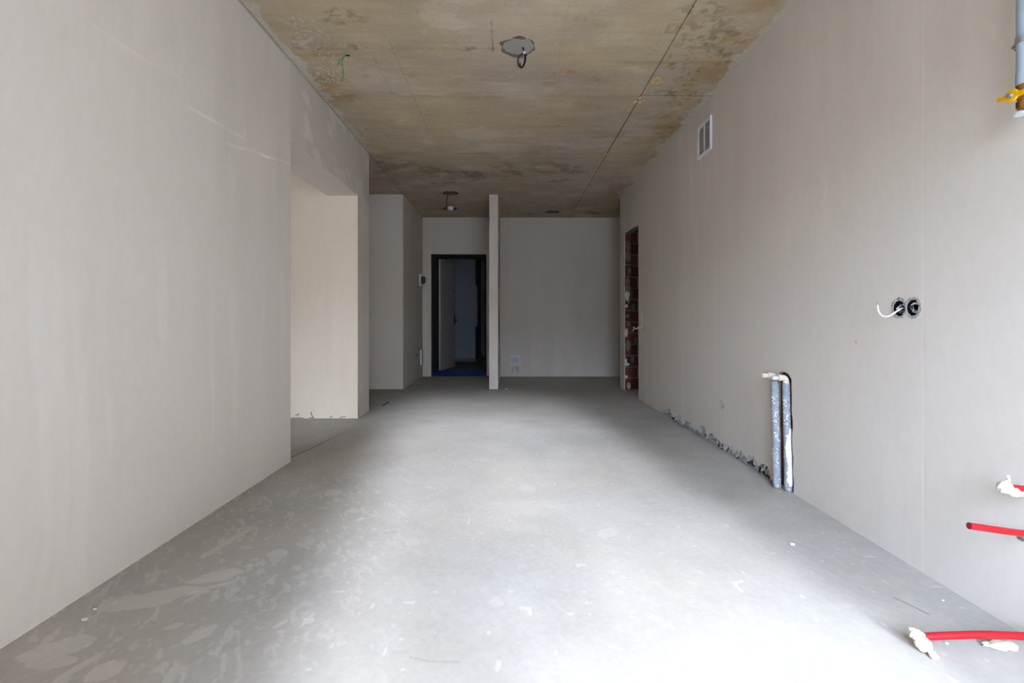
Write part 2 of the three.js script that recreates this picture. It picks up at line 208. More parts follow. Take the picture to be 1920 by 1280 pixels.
{ // floor
  const g = slabUV(box(-5.4, 2.8, -0.2, 0, -D.outer, 1.2));
  struct('floor', g, floorMat, 'grey levelled cement floor with pale dried splashes', 'floor');
}
{ // ceiling: concrete fields between formwork joints
  const c = struct('ceiling', null, null, 'bare stained concrete ceiling with formwork joints', 'ceiling');
  part('slab', box(-5.4, 2.8, TOP + 0.05, TOP + 0.3, -D.outer, 1.2), M.shadeMortar, c);  // backing coloured dark, as groove shade in the open joints
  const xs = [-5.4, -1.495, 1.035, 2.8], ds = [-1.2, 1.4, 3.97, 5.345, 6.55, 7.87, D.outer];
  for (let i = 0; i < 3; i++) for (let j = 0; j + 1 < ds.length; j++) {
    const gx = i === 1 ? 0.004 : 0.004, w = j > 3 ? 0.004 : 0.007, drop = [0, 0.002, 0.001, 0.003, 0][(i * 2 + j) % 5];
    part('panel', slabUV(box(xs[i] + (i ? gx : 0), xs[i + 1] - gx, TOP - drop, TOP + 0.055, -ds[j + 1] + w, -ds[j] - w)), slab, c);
  }
  for (const [d, w] of [[1.4, 0.006], [3.97, 0.006], [5.345, 0.006], [6.55, 0.005], [7.87, 0.003]]) part('joint', box(-5.3, 2.7, TOP + 0.0035, TOP + 0.05, -d - w, -d + w), M.joint, c, 'dark strip for the dirt and shadow line of a formwork joint');  // dark strips paint the dirt and shadow line of each seam
  // lamp patches: filled holes in the slab
  const ragged = (r, seed, k, n = 40) => poly(Array.from({ length: n }, (_, i) => { const a = i / n * 2 * Math.PI, q = r * (1 + k * (fbm(Math.cos(a) * 2 + 5, Math.sin(a) * 2 + 5, seed, 3) - 0.5) * 2); return [q * Math.cos(a), q * Math.sin(a)]; }));
  const disc = (r, seed, k, t, x, y, d, sx = 1) => uvMetres(new THREE.ExtrudeGeometry(ragged(r, seed, k), { depth: t, bevelEnabled: true, bevelThickness: 0.001, bevelSize: 0.001, bevelSegments: 1 }).scale(sx, 1, 1).rotateX(Math.PI / 2).translate(x, y, -d));
  part('cement_rim', disc(0.117, 7, 0.28, 0.004, 0.058, TOP, 3.255, 1.0), M.wetCement, c, 'brown raw cement edge round the filled lamp hole');
  part('cement_patch', disc(0.094, 12, 0.35, 0.008, 0.064, TOP, 3.245, 1.05), M.cement, c, 'grey cement filling round the lamp cable');
  for (const [x, d] of [[-0.832, 7.0], [-0.96, 7.985], [0.70, 8.223]]) {
    part('hole_edge', disc(0.1, 3, 0.2, 0.003, x, TOP, d, 1), M.dark, c); part('cement_patch', disc(0.082, 9, 0.12, 0.006, x, TOP, d, 1), M.wetCement, c);
    for (const s of [-1, 1]) part('crack', box(x + s * 0.11 - 0.035, x + s * 0.11 + 0.035, TOP - 0.003, TOP, -d - 0.012, -d + 0.008), M.dark, c);
  }
  // dried foam squeezed out of the joints
  const fr = rng(5);
  for (const [x, d, w, n] of [[1.092, 3.71, 0.045, 12], [1.05, 4.035, 0.04, 5], [1.05, 5.35, 0.06, 8], [1.17, 5.35, 0.05, 6]]) {
    const gs = []; for (let i = 0; i < n; i++) gs.push(lump(x + (fr() - 0.5) * w * 2, TOP - 0.002, -d + (fr() - 0.5) * (d > 5 ? 0.03 : 0.09), 0.011 + fr() * 0.008, 0.007, 0.011 + fr() * 0.008, i + 3, 0.4, 1));
    part('foam_crumbs', soft(gs), M.oldFoam, c, 'yellowed foam squeezed out of a joint').userData.kind = 'stuff';
  }
}
{ // left wall with the wide opening into the side room
  const s = poly([[-0.9, 0], [D.opening0, 0], [D.opening0, 2.212], [D.opening1, 2.212], [D.opening1, 0], [D.leftEnd, 0], [D.leftEnd, TOP], [-0.9, TOP]]);
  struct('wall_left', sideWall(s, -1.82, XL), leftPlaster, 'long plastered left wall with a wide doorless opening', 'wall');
  const w = struct('wall_side_room', crossWall(poly([[-5.4, 0], [-1.8205, 0], [-1.8205, TOP], [-5.4, TOP]]), D.opening1 - 0.004, D.leftEnd), creamPlaster, 'bright cream wall seen through the wide opening', 'wall');
  part('reveal', crossWall(poly([[-1.8205, 0], [-1.512, 0], [-1.512, 2.211], [-1.8205, 2.211]]), D.opening1 - 0.004, D.opening1), creamPlaster, w);
  // loose ends of reinforcing mesh where the plaster meets the floor
  const strands = [[[-1.975, 0.062], [-1.965, 0.03], [-1.955, 0.004]], [[-1.99, 0.006], [-1.97, 0.003], [-1.94, 0.006]], [[-2.13, 0.03], [-2.115, 0.028], [-2.1, 0.045], [-2.095, 0.03]], [[-1.79, 0.004], [-1.77, 0.012], [-1.76, 0.024]], [[-1.69, 0.001], [-1.66, 0.014], [-1.63, 0.018]], [[-2.165, 0.003], [-2.1, 0.005], [-2.05, 0.002]]];
  for (const st of strands) part('mesh_strand', tube(st.map(([x, y]) => [x, y + 0.003, -D.opening1 + 0.007]), 0.0028, 10, 5), M.twig, w);
}
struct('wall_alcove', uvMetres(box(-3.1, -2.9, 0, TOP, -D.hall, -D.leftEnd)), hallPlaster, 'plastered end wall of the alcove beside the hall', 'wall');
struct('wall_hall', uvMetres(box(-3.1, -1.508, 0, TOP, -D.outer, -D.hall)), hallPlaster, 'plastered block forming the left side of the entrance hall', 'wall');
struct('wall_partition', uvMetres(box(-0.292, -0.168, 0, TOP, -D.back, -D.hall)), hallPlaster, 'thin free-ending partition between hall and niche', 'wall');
struct('wall_back', crossWall(poly([[-1.508, 0], [-1.365, 0], [-1.365, 2.119], [-0.406, 2.119], [-0.406, 0], [2.8, 0], [2.8, TOP], [-1.508, TOP]]), D.back, D.outer), backPlaster, 'plastered far wall holding the entrance door', 'wall');
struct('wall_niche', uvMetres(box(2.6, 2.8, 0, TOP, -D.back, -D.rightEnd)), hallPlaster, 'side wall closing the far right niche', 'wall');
struct('wall_side_outer', uvMetres(box(-5.4, -5.2, 0, TOP, -D.opening1, 0.9)), creamPlaster, 'outer wall of the side room', 'wall');

// right wall: plaster coat over brown blocks, with a chase, a torn foot, two socket holes and a brick doorway
const gapH = (s) => { const e = step(5.28, 5.15, s) * step(3.03, 3.1, s); return Math.max(0, (0.035 + 0.075 * fbm(s * 7, 2, 601, 3) * (0.75 + 0.5 * vnoise(s * 2, 1, 5)) + 0.03 * (vnoise(s * 45, 3, 602) - 0.5)) * e); };
const socketY = 1.024, sockets = [2.053, 1.982];
{
  const pts = [[-0.9, 0], [2.818, 0]];
  const cr = rng(77);
  for (let i = 0; i <= 14; i++) pts.push([2.818 + 0.02 * i / 14 + (cr() - 0.5) * 0.012, 0.02 + i / 14 * 0.62]);
  pts.push([2.87, 0.668], [2.91, 0.675], [2.95, 0.672], [2.985, 0.655]);
  for (let i = 0; i <= 10; i++) pts.push([2.99 + (cr() - 0.5) * 0.008, 0.64 - i / 10 * 0.58]);
  for (let s = 3.03; s < 5.29; s += 0.012) pts.push([s, 0.001 + gapH(s)]);
  pts.push([5.295, 0], [D.door0, 0]);
  for (let i = 1; i < 24; i++) pts.push([D.door0 + (cr() - 0.5) * 0.006, i / 24 * 2.16]);
  pts.push([D.door0, 2.162], [D.door1, 2.182]);
  for (let i = 23; i > 0; i--) pts.push([D.door1 + (cr() - 0.4) * 0.016, i / 24 * 2.16]);
  pts.push([D.door1, 0], [D.rightEnd, 0], [D.rightEnd, TOP], [-0.9, TOP]);
  const chip = (cx, cy, w, h, seed) => Array.from({ length: 12 }, (_, i) => { const a = -i / 12 * 2 * Math.PI, q = 0.75 + 0.5 * hash(i, seed, 3); return [cx + w * q * Math.cos(a), cy + h * q * Math.sin(a)]; });
  const rw = struct('wall_right', sideWall(poly(pts, [...sockets.map((s) => circlePts(s, socketY, 0.0345)), chip(3.783, 0.335, 0.036, 0.031, 4), chip(6.035, 0.9, 0.045, 0.045, 9), chip(1.566, 0.293, 0.014, 0.007, 6)]), XR, XR + 0.022), rightPlaster, 'long plastered right wall with a pipe chase and torn foot', 'wall');
  const corePts = [[-0.9, 0], [D.door0, 0], [D.door0, 2.165], [D.door1 + 0.002, 2.185], [D.door1 + 0.002, 0], [D.rightEnd, 0], [D.rightEnd, TOP], [-0.9, TOP]];
  part('block_core', sideWall(poly(corePts, sockets.map((s) => circlePts(s, socketY, 0.0345))), XR + 0.022, XR + 0.06), M.core, rw, 'brown blockwork bared behind the plaster');
  part('block_backing', sideWall(poly([[-0.9, 0], [D.door0, 0], [D.door0, 2.165], [D.door1 + 0.002, 2.185], [D.door1 + 0.002, 0], [D.rightEnd, 0], [D.rightEnd, TOP], [-0.9, TOP]]), XR + 0.06, XR + 0.09), M.core, rw);
  // torn foot: broken mortar, loose flakes and the lips of the plaster; dark and pale tones paint shaded gaps and lit lumps
  const rr = rng(909), dark = [], pale = [], lips = [];
  for (let s = 3.06; s < 5.26; s += 0.0105) {
    const h = gapH(s); if (h < 0.008) continue;
    const patch = fbm(s * 3.2, 4, 610, 2);
    for (let k = 0; k < 2; k++) { const y = rr() * h, r = 0.005 + rr() * 0.011; (patch + (rr() - 0.5) * 0.4 > 0.46 ? pale : dark).push(lump(XR + 0.008 + rr() * 0.016, y, -s + (rr() - 0.5) * 0.02, r, r * (0.7 + rr() * 0.8), r, Math.floor(rr() * 900), 0.6, 1, 3)); }
    if (rr() < 0.4) { const r = 0.01 + rr() * 0.022, f = lump(0, 0, 0, 0.004, r, r * 0.6, Math.floor(rr() * 900), 0.7, 1, 3); f.rotateX((rr() - 0.5) * 1.4).rotateZ(-0.15 - rr() * 0.5).translate(XR - 0.002 + rr() * 0.01, h * (0.55 + rr() * 0.5), -s); lips.push(f); }
  }
  for (const [n, g, m, l] of [['shaded_rubble', dark, M.shadeMortar, 'broken mortar coloured dark for the shaded gaps under the torn plaster'], ['lit_rubble', pale, M.paleMortar, 'broken gypsum coloured pale as the lit lumps under the torn plaster'], ['plaster_flakes', lips, M.whiteMortar, 'white flakes along the torn plaster edge']]) { const p = part(n, soft(g), m, rw, l); p.userData.kind = 'stuff'; }
  part('chip_filling', lump(XR + 0.012, 0.333, -3.803, 0.013, 0.03, 0.024, 5, 0.4, 2), M.whiteMortar, rw, 'white gypsum pushed into a small chipped hole');
  { const gs = []; const q = rng(12); for (let i = 0; i < 9; i++) gs.push(lump(XR + 0.006, 0.293 + (q() - 0.5) * 0.012, -1.566 + (q() - 0.5) * 0.032, 0.006, 0.005, 0.006, i, 0.6, 1, 3)); part('chip_rubble', soft(gs), M.paleMortar, rw).userData.kind = 'stuff'; }
  // doorway reveal: bricks one above the other with patches of gypsum and mortar
  const q = rng(33), X0 = XR + 0.006, X1 = XR + 0.089;
  part('reveal_mortar', box(X0 + 0.002, X1 - 0.001, 0, 2.18, -D.door1 - 0.05, -D.door1 + 0.002), M.mortar, rw);
  for (let i = 0; i < 14; i++) {
    const y0 = 0.012 + i * 0.158, y1 = Math.min(2.165, y0 + 0.138 + q() * 0.008); if (y1 - y0 < 0.05) continue;
    part('brick', uvMetres(new RoundedBoxGeometry(X1 - X0 - q() * 0.006, y1 - y0, 0.06, 1, 0.006).translate((X0 + X1) / 2, (y0 + y1) / 2, -D.door1 - 0.022 + q() * 0.004)), M.bricks[Math.floor(q() * 3)], rw);
  }
  const smears = [[0.06, 0.05, 0.03, 0.05, M.tan], [0.62, 0.045, 0.035, 0.075, M.greyMortar], [0.80, 0.02, 0.02, 0.06, M.whiteMortar], [0.92, 0.055, 0.03, 0.035, M.greyMortar], [1.03, 0.03, 0.03, 0.03, M.mortar], [1.17, 0.02, 0.02, 0.03, M.whiteMortar], [1.31, 0.03, 0.035, 0.07, M.whiteMortar], [1.42, 0.04, 0.03, 0.06, M.greyMortar], [1.52, 0.04, 0.035, 0.045, M.greyMortar], [1.66, 0.06, 0.02, 0.05, M.mortar], [1.86, 0.04, 0.035, 0.08, M.greyMortar], [2.0, 0.05, 0.03, 0.06, M.greyMortar], [0.19, 0.02, 0.025, 0.02, M.whiteMortar], [0.36, 0.03, 0.035, 0.02, M.whiteMortar], [0.40, 0.015, 0.012, 0.05, M.whiteMortar], [1.24, 0.05, 0.015, 0.04, M.mortar]];
  smears.forEach(([y, x, rx, ry, m], i) => part('mortar_smear', lump(X0 + x, y, -D.door1 + 0.01, rx, ry, 0.009, 20 + i, 0.5, 2, 3), m, rw));
  part('lintel', box(XR + 0.004, X1, 2.168, 2.2, -D.door1, -D.door0), M.greyMortar, rw, 'grey lintel underside over the brick doorway');
}
{ // bare brick room beyond the doorway
  const b = struct('wall_brick', uvMetres(box(XR + 0.092, 2.75, 0, TOP, -D.rightEnd + 0.002, -7.1)), M.mortar, 'bare red brick wall behind the narrow doorway', 'wall');
  const q = rng(71);
  for (let i = 0; i < 17; i++) {
    let x = XR + 0.094 + (i % 2 ? -0.13 : -0.02);
    while (x < 2.6) {
      const x0 = Math.max(x, XR + 0.094), x1 = Math.min(x + 0.238, 2.7), y0 = 0.01 + i * 0.158, y1 = Math.min(TOP - 0.004, y0 + 0.14);
      if (x1 - x0 > 0.03 && y1 - y0 > 0.03) part('brick', uvMetres(new RoundedBoxGeometry(x1 - x0, y1 - y0, 0.03, 1, 0.006).translate((x0 + x1) / 2, (y0 + y1) / 2, -7.093 + q() * 0.004)), M.bricks[Math.floor(q() * 3)], b);
      x += 0.252;
    }
  }
  for (const [x, y, rx, ry] of [[1.72, 0.42, 0.04, 0.05], [1.71, 0.84, 0.05, 0.05], [1.74, 1.15, 0.03, 0.06], [1.71, 1.33, 0.03, 0.07], [1.78, 0.68, 0.03, 0.05]]) part('mortar_smear', lump(x, y, -7.078, rx, ry, 0.008, 3, 0.5, 2, 3), M.greyMortar, b);
  struct('wall_closet_near', uvMetres(box(XR + 0.09, 2.8, 0, TOP, -5.2, -5.0)), M.core, 'near wall of the small brick room', 'wall');
  struct('wall_closet_outer', uvMetres(box(2.7, 2.8, 0, TOP, -7.1, -5.2)), M.core, 'outer wall of the small brick room', 'wall');
}
{ // facade behind the photographer: a tall window in each room
  const hole = ([a, b, c, d]) => [[a, c], [a, d], [b, d], [b, c]];
  const W = [[-0.32, 1.56, 0.03, 2.36], [-4.5, -2.95, 0.6, 2.3]];
  struct('wall_front', crossWall(poly([[-5.4, 0], [2.8, 0], [2.8, TOP], [-5.4, TOP]], W.map(hole)), -1.2, -0.9), creamPlaster, 'plastered facade wall with two tall windows', 'wall');
  W.forEach(([a, b, c, d], i) => {
    const w = struct('window_' + (i + 1), null, null, i ? 'white framed tall window lighting the side room' : 'white framed tall window lighting the long room', 'window');
    const f = 0.05, z0 = 1.06, z1 = 1.12;
    part('frame', soft([box(a, b, c, c + f, z0, z1), box(a, b, d - f, d, z0, z1), box(a, a + f, c + f, d - f, z0, z1), box(b - f, b, c + f, d - f, z0, z1)]), M.white, w);
    const xs = i ? [a, (a + b) / 2, b] : [a, 0.21, b];
    part('mullion', box(xs[1] - 0.022, xs[1] + 0.022, c + f, d - f, z0, z1), M.white, w);
    for (let k = 0; k < 2; k++) { const p = part('pane', new THREE.PlaneGeometry(xs[k + 1] - xs[k] - 0.06, d - c - 0.1).translate((xs[k] + xs[k + 1]) / 2, (c + d) / 2, 1.09), M.glass, w); p.castShadow = false; }
  });
  // what stands outside: a wing added to block light from the right, the block across the yard, the yard
  const wing = thing('added_wing', 'tall unseen wing added beside the window to block light from the right', 'building', [2.9, -12, 1.22]);
  part('wall', new THREE.BoxGeometry(6, 30, 9.4).translate(3, 15, 4.7), M.render, wing);
  const opp = thing('apartment_block', 'rendered apartment block across the yard', 'building', [0, -12, 34]);
  part('wall', new THREE.BoxGeometry(90, 18.6, 10).translate(0, 9.3, 5), M.render, opp); part('roof', new THREE.BoxGeometry(90.6, 0.3, 10.6).translate(0, 18.75, 5), M.corridorBase, opp);
  struct('ground', box(-80, 80, -12.3, -12, 1.22, 80), M.ground, 'yard in front of the block far below', 'ground');
  struct('wall_facade_lower', box(-5.4, 2.8, -12, -0.2, 0.9, 1.2), M.render, 'facade of the floors below', 'wall');
}
{ // corridor beyond the entrance door
  struct('floor_corridor', box(-3.2, 0.6, -0.2, 0, -14.2, -D.outer), M.corridorFloor, 'dark tiled corridor floor beyond the entrance', 'floor');
  struct('ceiling_corridor', box(-3.2, 0.6, 2.6, 2.75, -14.2, -D.outer), M.corridorCeil, 'ceiling of the dark corridor', 'ceiling');
  struct('wall_corridor', box(-3.2, -0.81, 0, 2.6, -14.2, -11.75), M.corridorWall, 'blue grey corridor wall facing the entrance door', 'wall');
  struct('wall_corridor_end', box(-0.81, 0.6, 0, 2.6, -14.2, -14.0), M.corridorCeil, 'far end wall of the dark corridor', 'wall');
  struct('wall_corridor_left', box(-3.2, -3.0, 0, 2.6, -11.75, -D.outer), M.corridorWall, 'left end wall of the corridor', 'wall');
  struct('wall_corridor_right', box(0.4, 0.6, 0, 2.6, -14.0, -D.outer), M.corridorCeil, 'right side wall of the corridor', 'wall');
  struct('baseboard_corridor', box(-3.0, -0.8, 0, 0.085, -11.75, -11.735), M.corridorBase, 'grey skirting along the corridor wall', 'baseboard');
  const c = thing('meter_cabinet', 'pale narrow meter cabinet on the corridor wall past the entrance', 'cabinet', [-0.81, 0.82, -11.95]);
  part('body', new RoundedBoxGeometry(0.04, 0.98, 0.3, 2, 0.006).translate(0.02, 0.49, 0), M.leaf, c); part('door', new THREE.BoxGeometry(0.006, 0.92, 0.25).translate(0.043, 0.49, 0), M.leaf, c);
}

// ---------------------------------------------------------------- entrance door
{
  const d = struct('door_1', null, null, 'grey steel entrance door standing open into the dark corridor', 'door');
  const x0 = -1.36, x1 = -0.411, y1 = 2.114, z0 = -8.86, z1 = -8.74, w = 0.085;
  part('door_frame', soft([box(x0, x0 + w + 0.02, 0, y1, z0, z1), box(x1 - 0.035, x1, 0, y1, z0, z1), box(x0 + w + 0.02, x1 - 0.035, y1 - 0.06, y1, z0, z1)]), M.frame, d, 'black steel door frame');
  const th = part('threshold', box(x0 + w + 0.02, x1 - 0.035, 0, 0.05, z0, z1), M.frame, d);
  { // torn protective film over the threshold
    const g = new THREE.PlaneGeometry(0.94, 0.13, 60, 8), p = g.attributes.position; g.rotateX(-0.9);
    for (let i = 0; i < p.count; i++) { const x = p.getX(i); p.setXYZ(i, x, p.getY(i) + 0.012 * fbm(x * 12, p.getZ(i) * 30, 5, 3), p.getZ(i) + 0.01 * fbm(x * 9, 3, 8, 2)); } g.computeVertexNormals();
    part('protective_film', g.translate(-0.885, 0.052, -8.725), M.film, th, 'blue protective film over the threshold');
  }
  const leaf = new THREE.Group(); leaf.name = 'door_leaf'; d.add(leaf); leaf.position.set(-1.285, 0.055, -9.03); leaf.rotation.y = Math.PI / 2 - 0.175;
  part('panel', new RoundedBoxGeometry(0.95, 2.03, 0.07, 2, 0.006).translate(0.475, 1.015, 0), M.leaf, leaf);
  part('handle_plate', new RoundedBoxGeometry(0.035, 0.2, 0.01, 2, 0.004).translate(0.9, 0.93, -0.04), M.frame, leaf);
  part('handle', soft([rod([0.9, 0.92, -0.04], [0.9, 0.92, -0.085], 0.009), rod([0.91, 0.92, -0.08], [0.80, 0.915, -0.085], 0.009)]), M.chrome, leaf, 'chrome door handle');
  part('peephole', new THREE.CylinderGeometry(0.012, 0.012, 0.01, 16).rotateX(Math.PI / 2).translate(0.5, 1.52, -0.038), M.black, leaf);
  for (const y of [0.7, 1.22, 1.32]) part('lock_plate', new RoundedBoxGeometry(0.02, 0.06, 0.03, 1, 0.003).translate(0.948, y, 0), M.frame, leaf);
  // mirrored so that these fittings sit on the face turned to the flat
  leaf.children.forEach((m) => { if (m.name !== 'panel') m.geometry.scale(1, 1, -1); });
  leaf.children.forEach((m) => { if (m.name !== 'panel') { const ix = m.geometry.index; if (ix) { const a = ix.array; for (let i = 0; i < a.length; i += 3) { const t = a[i]; a[i] = a[i + 1]; a[i + 1] = t; } } } });
}

// ---------------------------------------------------------------- things on the right wall
{ // air grille under the ceiling
  const v = thing('air_grille', 'white louvred air grille high on the right wall', 'vent', [XR, 2.325, -4.09]);
  const W = 0.278, H = 0.268, f = 0.022;
  part('frame', soft([box(-0.014, 0, 0, f, -W / 2, W / 2), box(-0.014, 0, H - f, H, -W / 2, W / 2), box(-0.014, 0, f, H - f, -W / 2, -W / 2 + f), box(-0.014, 0, f, H - f, W / 2 - f, W / 2), box(-0.011, 0, f, H - f, -0.006, 0.006)]), M.plastic, v);
  part('back_plate', box(-0.0025, -0.0005, f, H - f, -W / 2 + f, W / 2 - f), M.dark, v);  // dark plate painted in place of the unlit shaft
  const sg = new THREE.BoxGeometry(0.008, 0.0022, W / 2 - f - 0.006).rotateZ(0.55);
  for (const s of [-1, 1]) for (let i = 0; i < 22; i++) part('slat', sg, M.plastic, v).position.set(-0.007, f + (i + 0.5) * (H - 2 * f) / 22, s * (0.006 + (W / 2 - f - 0.006) / 2));
}
sockets.forEach((s, i) => { // two round wall boxes with folded cable
  const b = thing('socket_box', i ? 'round black wall box packed with folded cable, without a lead' : 'round black wall box with a white lead curling out', 'socket box', [XR, socketY, -s], 'pair of wall boxes');
  part('cup', soft([new THREE.CylinderGeometry(0.033, 0.031, 0.045, 28, 1, true).rotateZ(-Math.PI / 2).translate(0.0235, 0, 0), new THREE.CircleGeometry(0.031, 28).rotateY(-Math.PI / 2).translate(0.045, 0, 0)]), (M.cup ??= mat('box_black', rgb(20, 20, 22), 0.35, { side: THREE.DoubleSide })), b);
  const r = rng(40 + i);
  for (let k = 0; k < 4; k++) { const pts = []; for (let j = 0; j < 6; j++) { const a = k * 1.7 + j * 1.1, q = 0.012 + r() * 0.014; pts.push([0.003 + r() * 0.022, q * Math.sin(a), q * Math.cos(a)]); } part('wire', tube(pts, 0.0026, 24, 6), [M.whiteCable, M.greyCable, M.blackCable, M.chrome][(k + i) % 4], b); }
  const rim = []; for (let k = 0; k < 22; k++) { const a = k / 22 * 2 * Math.PI + r() * 0.2, q = 0.0345 + r() * 0.004; rim.push(lump(-0.0005, q * Math.sin(a), q * Math.cos(a), 0.002, 0.004 + r() * 0.004, 0.004 + r() * 0.003, k + 9, 0.5, 1, 3)); }
  part('gypsum_rim', soft(rim), M.whiteMortar, b).userData.kind = 'stuff';
});
{ // white lead out of the left box
  const c = thing('power_lead', 'white cable curling out of the wall box', 'cable', [XR, socketY, -2.053]);
  part('sheath', capTube([[0.03, 0.004, -0.004], [0.004, -0.004, 0.0], [-0.018, -0.022, -0.008], [-0.036, -0.034, -0.014], [-0.045, -0.03, -0.035], [-0.047, -0.01, -0.052], [-0.046, 0.012, -0.058]], 0.0038, 36, 8), M.whiteCable, c);
  part('bare_end', capTube([[-0.046, 0.011, -0.058], [-0.045, 0.022, -0.06]], 0.0028, 4, 8), M.greyCable, c);
}
{ // cable ends by the brick doorway
  const c = thing('cable_ends', 'white cable ends poking out beside the brick doorway', 'cable', [XR, 0.9, -6.04]);
  part('cable', capTube([[0.015, 0.0, 0], [-0.02, -0.01, -0.01], [-0.05, -0.03, -0.05], [-0.06, -0.018, -0.11], [-0.055, -0.028, -0.16], [-0.06, -0.055, -0.2]], 0.0055, 30, 6), M.whiteCable, c);
  part('cable', capTube([[0.015, 0.005, -0.01], [-0.03, -0.002, -0.03], [-0.05, -0.03, -0.075], [-0.055, -0.025, -0.12], [-0.06, -0.008, -0.19]], 0.005, 30, 6), M.whiteCable, c);
}
function waterPipe(label, x, d, r, h, reach, smear) {
  const p = thing('water_pipe', label, 'pipe', [x, 0, -d], 'pair of capped water pipes in the chase'); p.rotation.x = -0.04;
  const prof = [[r * 0.3, 0], [r, 0.002]]; for (let i = 1; i < 20; i++) prof.push([r * (1 + 0.05 * (vnoise(i * 0.7, d * 10, 3) - 0.5)), h * i / 20]); prof.push([r * 0.98, h - 0.004], [r * 0.62, h]);
  part('insulation', new THREE.LatheGeometry(prof.map(([a, b]) => new THREE.Vector2(a, b)), 28), M.sleeve, p, 'grey foam insulation spotted with white splashes');
  const el = part('elbow', soft([rod([0, h - 0.012, 0], [0, h + 0.008, 0], 0.017), new THREE.TubeGeometry(new THREE.QuadraticBezierCurve3(new THREE.Vector3(0, h + 0.004, 0), new THREE.Vector3(0, h + 0.026, 0), new THREE.Vector3(-0.02, h + 0.026, 0)), 14, 0.0165, 16), rod([-0.018, h + 0.026, 0], [-reach + 0.034, h + 0.026, 0], 0.0172)]), M.ppr, p, 'ivory plastic pipe elbow');
  part('melt_ring', rod([-reach + 0.035, h + 0.026, 0], [-reach + 0.0325, h + 0.026, 0], 0.0168), M.pprLine, el);
  part('stub', soft([rod([-reach + 0.033, h + 0.026, 0], [-reach + 0.003, h + 0.026, 0], 0.0128), rod([-reach + 0.003, h + 0.026, 0], [-reach, h + 0.026, 0], 0.0128, 0.0105)]), M.ppr, p, 'ivory plugged pipe stub');
  if (smear) { // gypsum running down one side of the sleeve
    const n = 40, m = 14, pos = [], idx = [];
    for (let j = 0; j <= n; j++) { const y = 0.03 + 0.33 * j / n, t = j / n; const a0 = mix(0.0, 2.2, fbm(t * 9, 2, 5, 4)) + (t < 0.3 ? 0.6 * (1 - t / 0.3) : 0) + (t > 0.85 ? (t - 0.85) * 5 : 0), a1 = 3.0 + 0.5 * fbm(t * 5, 9, 8, 2); for (let i = 0; i <= m; i++) { const a = -mix(a0, a1, i / m) + 2.0, e = Math.sin(i / m * Math.PI) * Math.sin(Math.min(1, t * 8, (1 - t) * 8) * Math.PI / 2), q = r * 0.99 + 0.005 * Math.pow(e, 0.4) * (0.6 + 0.6 * fbm(a * 4, t * 9, 3, 2)); pos.push(-q * Math.sin(a), y, q * Math.cos(a)); } }
    for (let j = 0; j < n; j++) for (let i = 0; i < m; i++) { const a = j * (m + 1) + i, b = a + 1, c = a + m + 1, e = c + 1; idx.push(a, b, c, b, e, c); }
    const g = new THREE.BufferGeometry(); g.setAttribute('position', new THREE.Float32BufferAttribute(pos, 3)); g.setIndex(idx); g.computeVertexNormals();
    part('gypsum_smear', g, (M.smear ??= mat('gypsum_smear', rgb(226, 224, 220), 0.9, { side: THREE.DoubleSide })), p, 'white gypsum run down the sleeve');
  }
  return p;
}
waterPipe('grey insulated water pipe standing clear of the plaster', 1.556, 2.92, 0.0222, 0.625, 0.076, false);
waterPipe('grey insulated water pipe smeared with white gypsum', 1.587, 2.856, 0.0202, 0.618, 0.08, true);
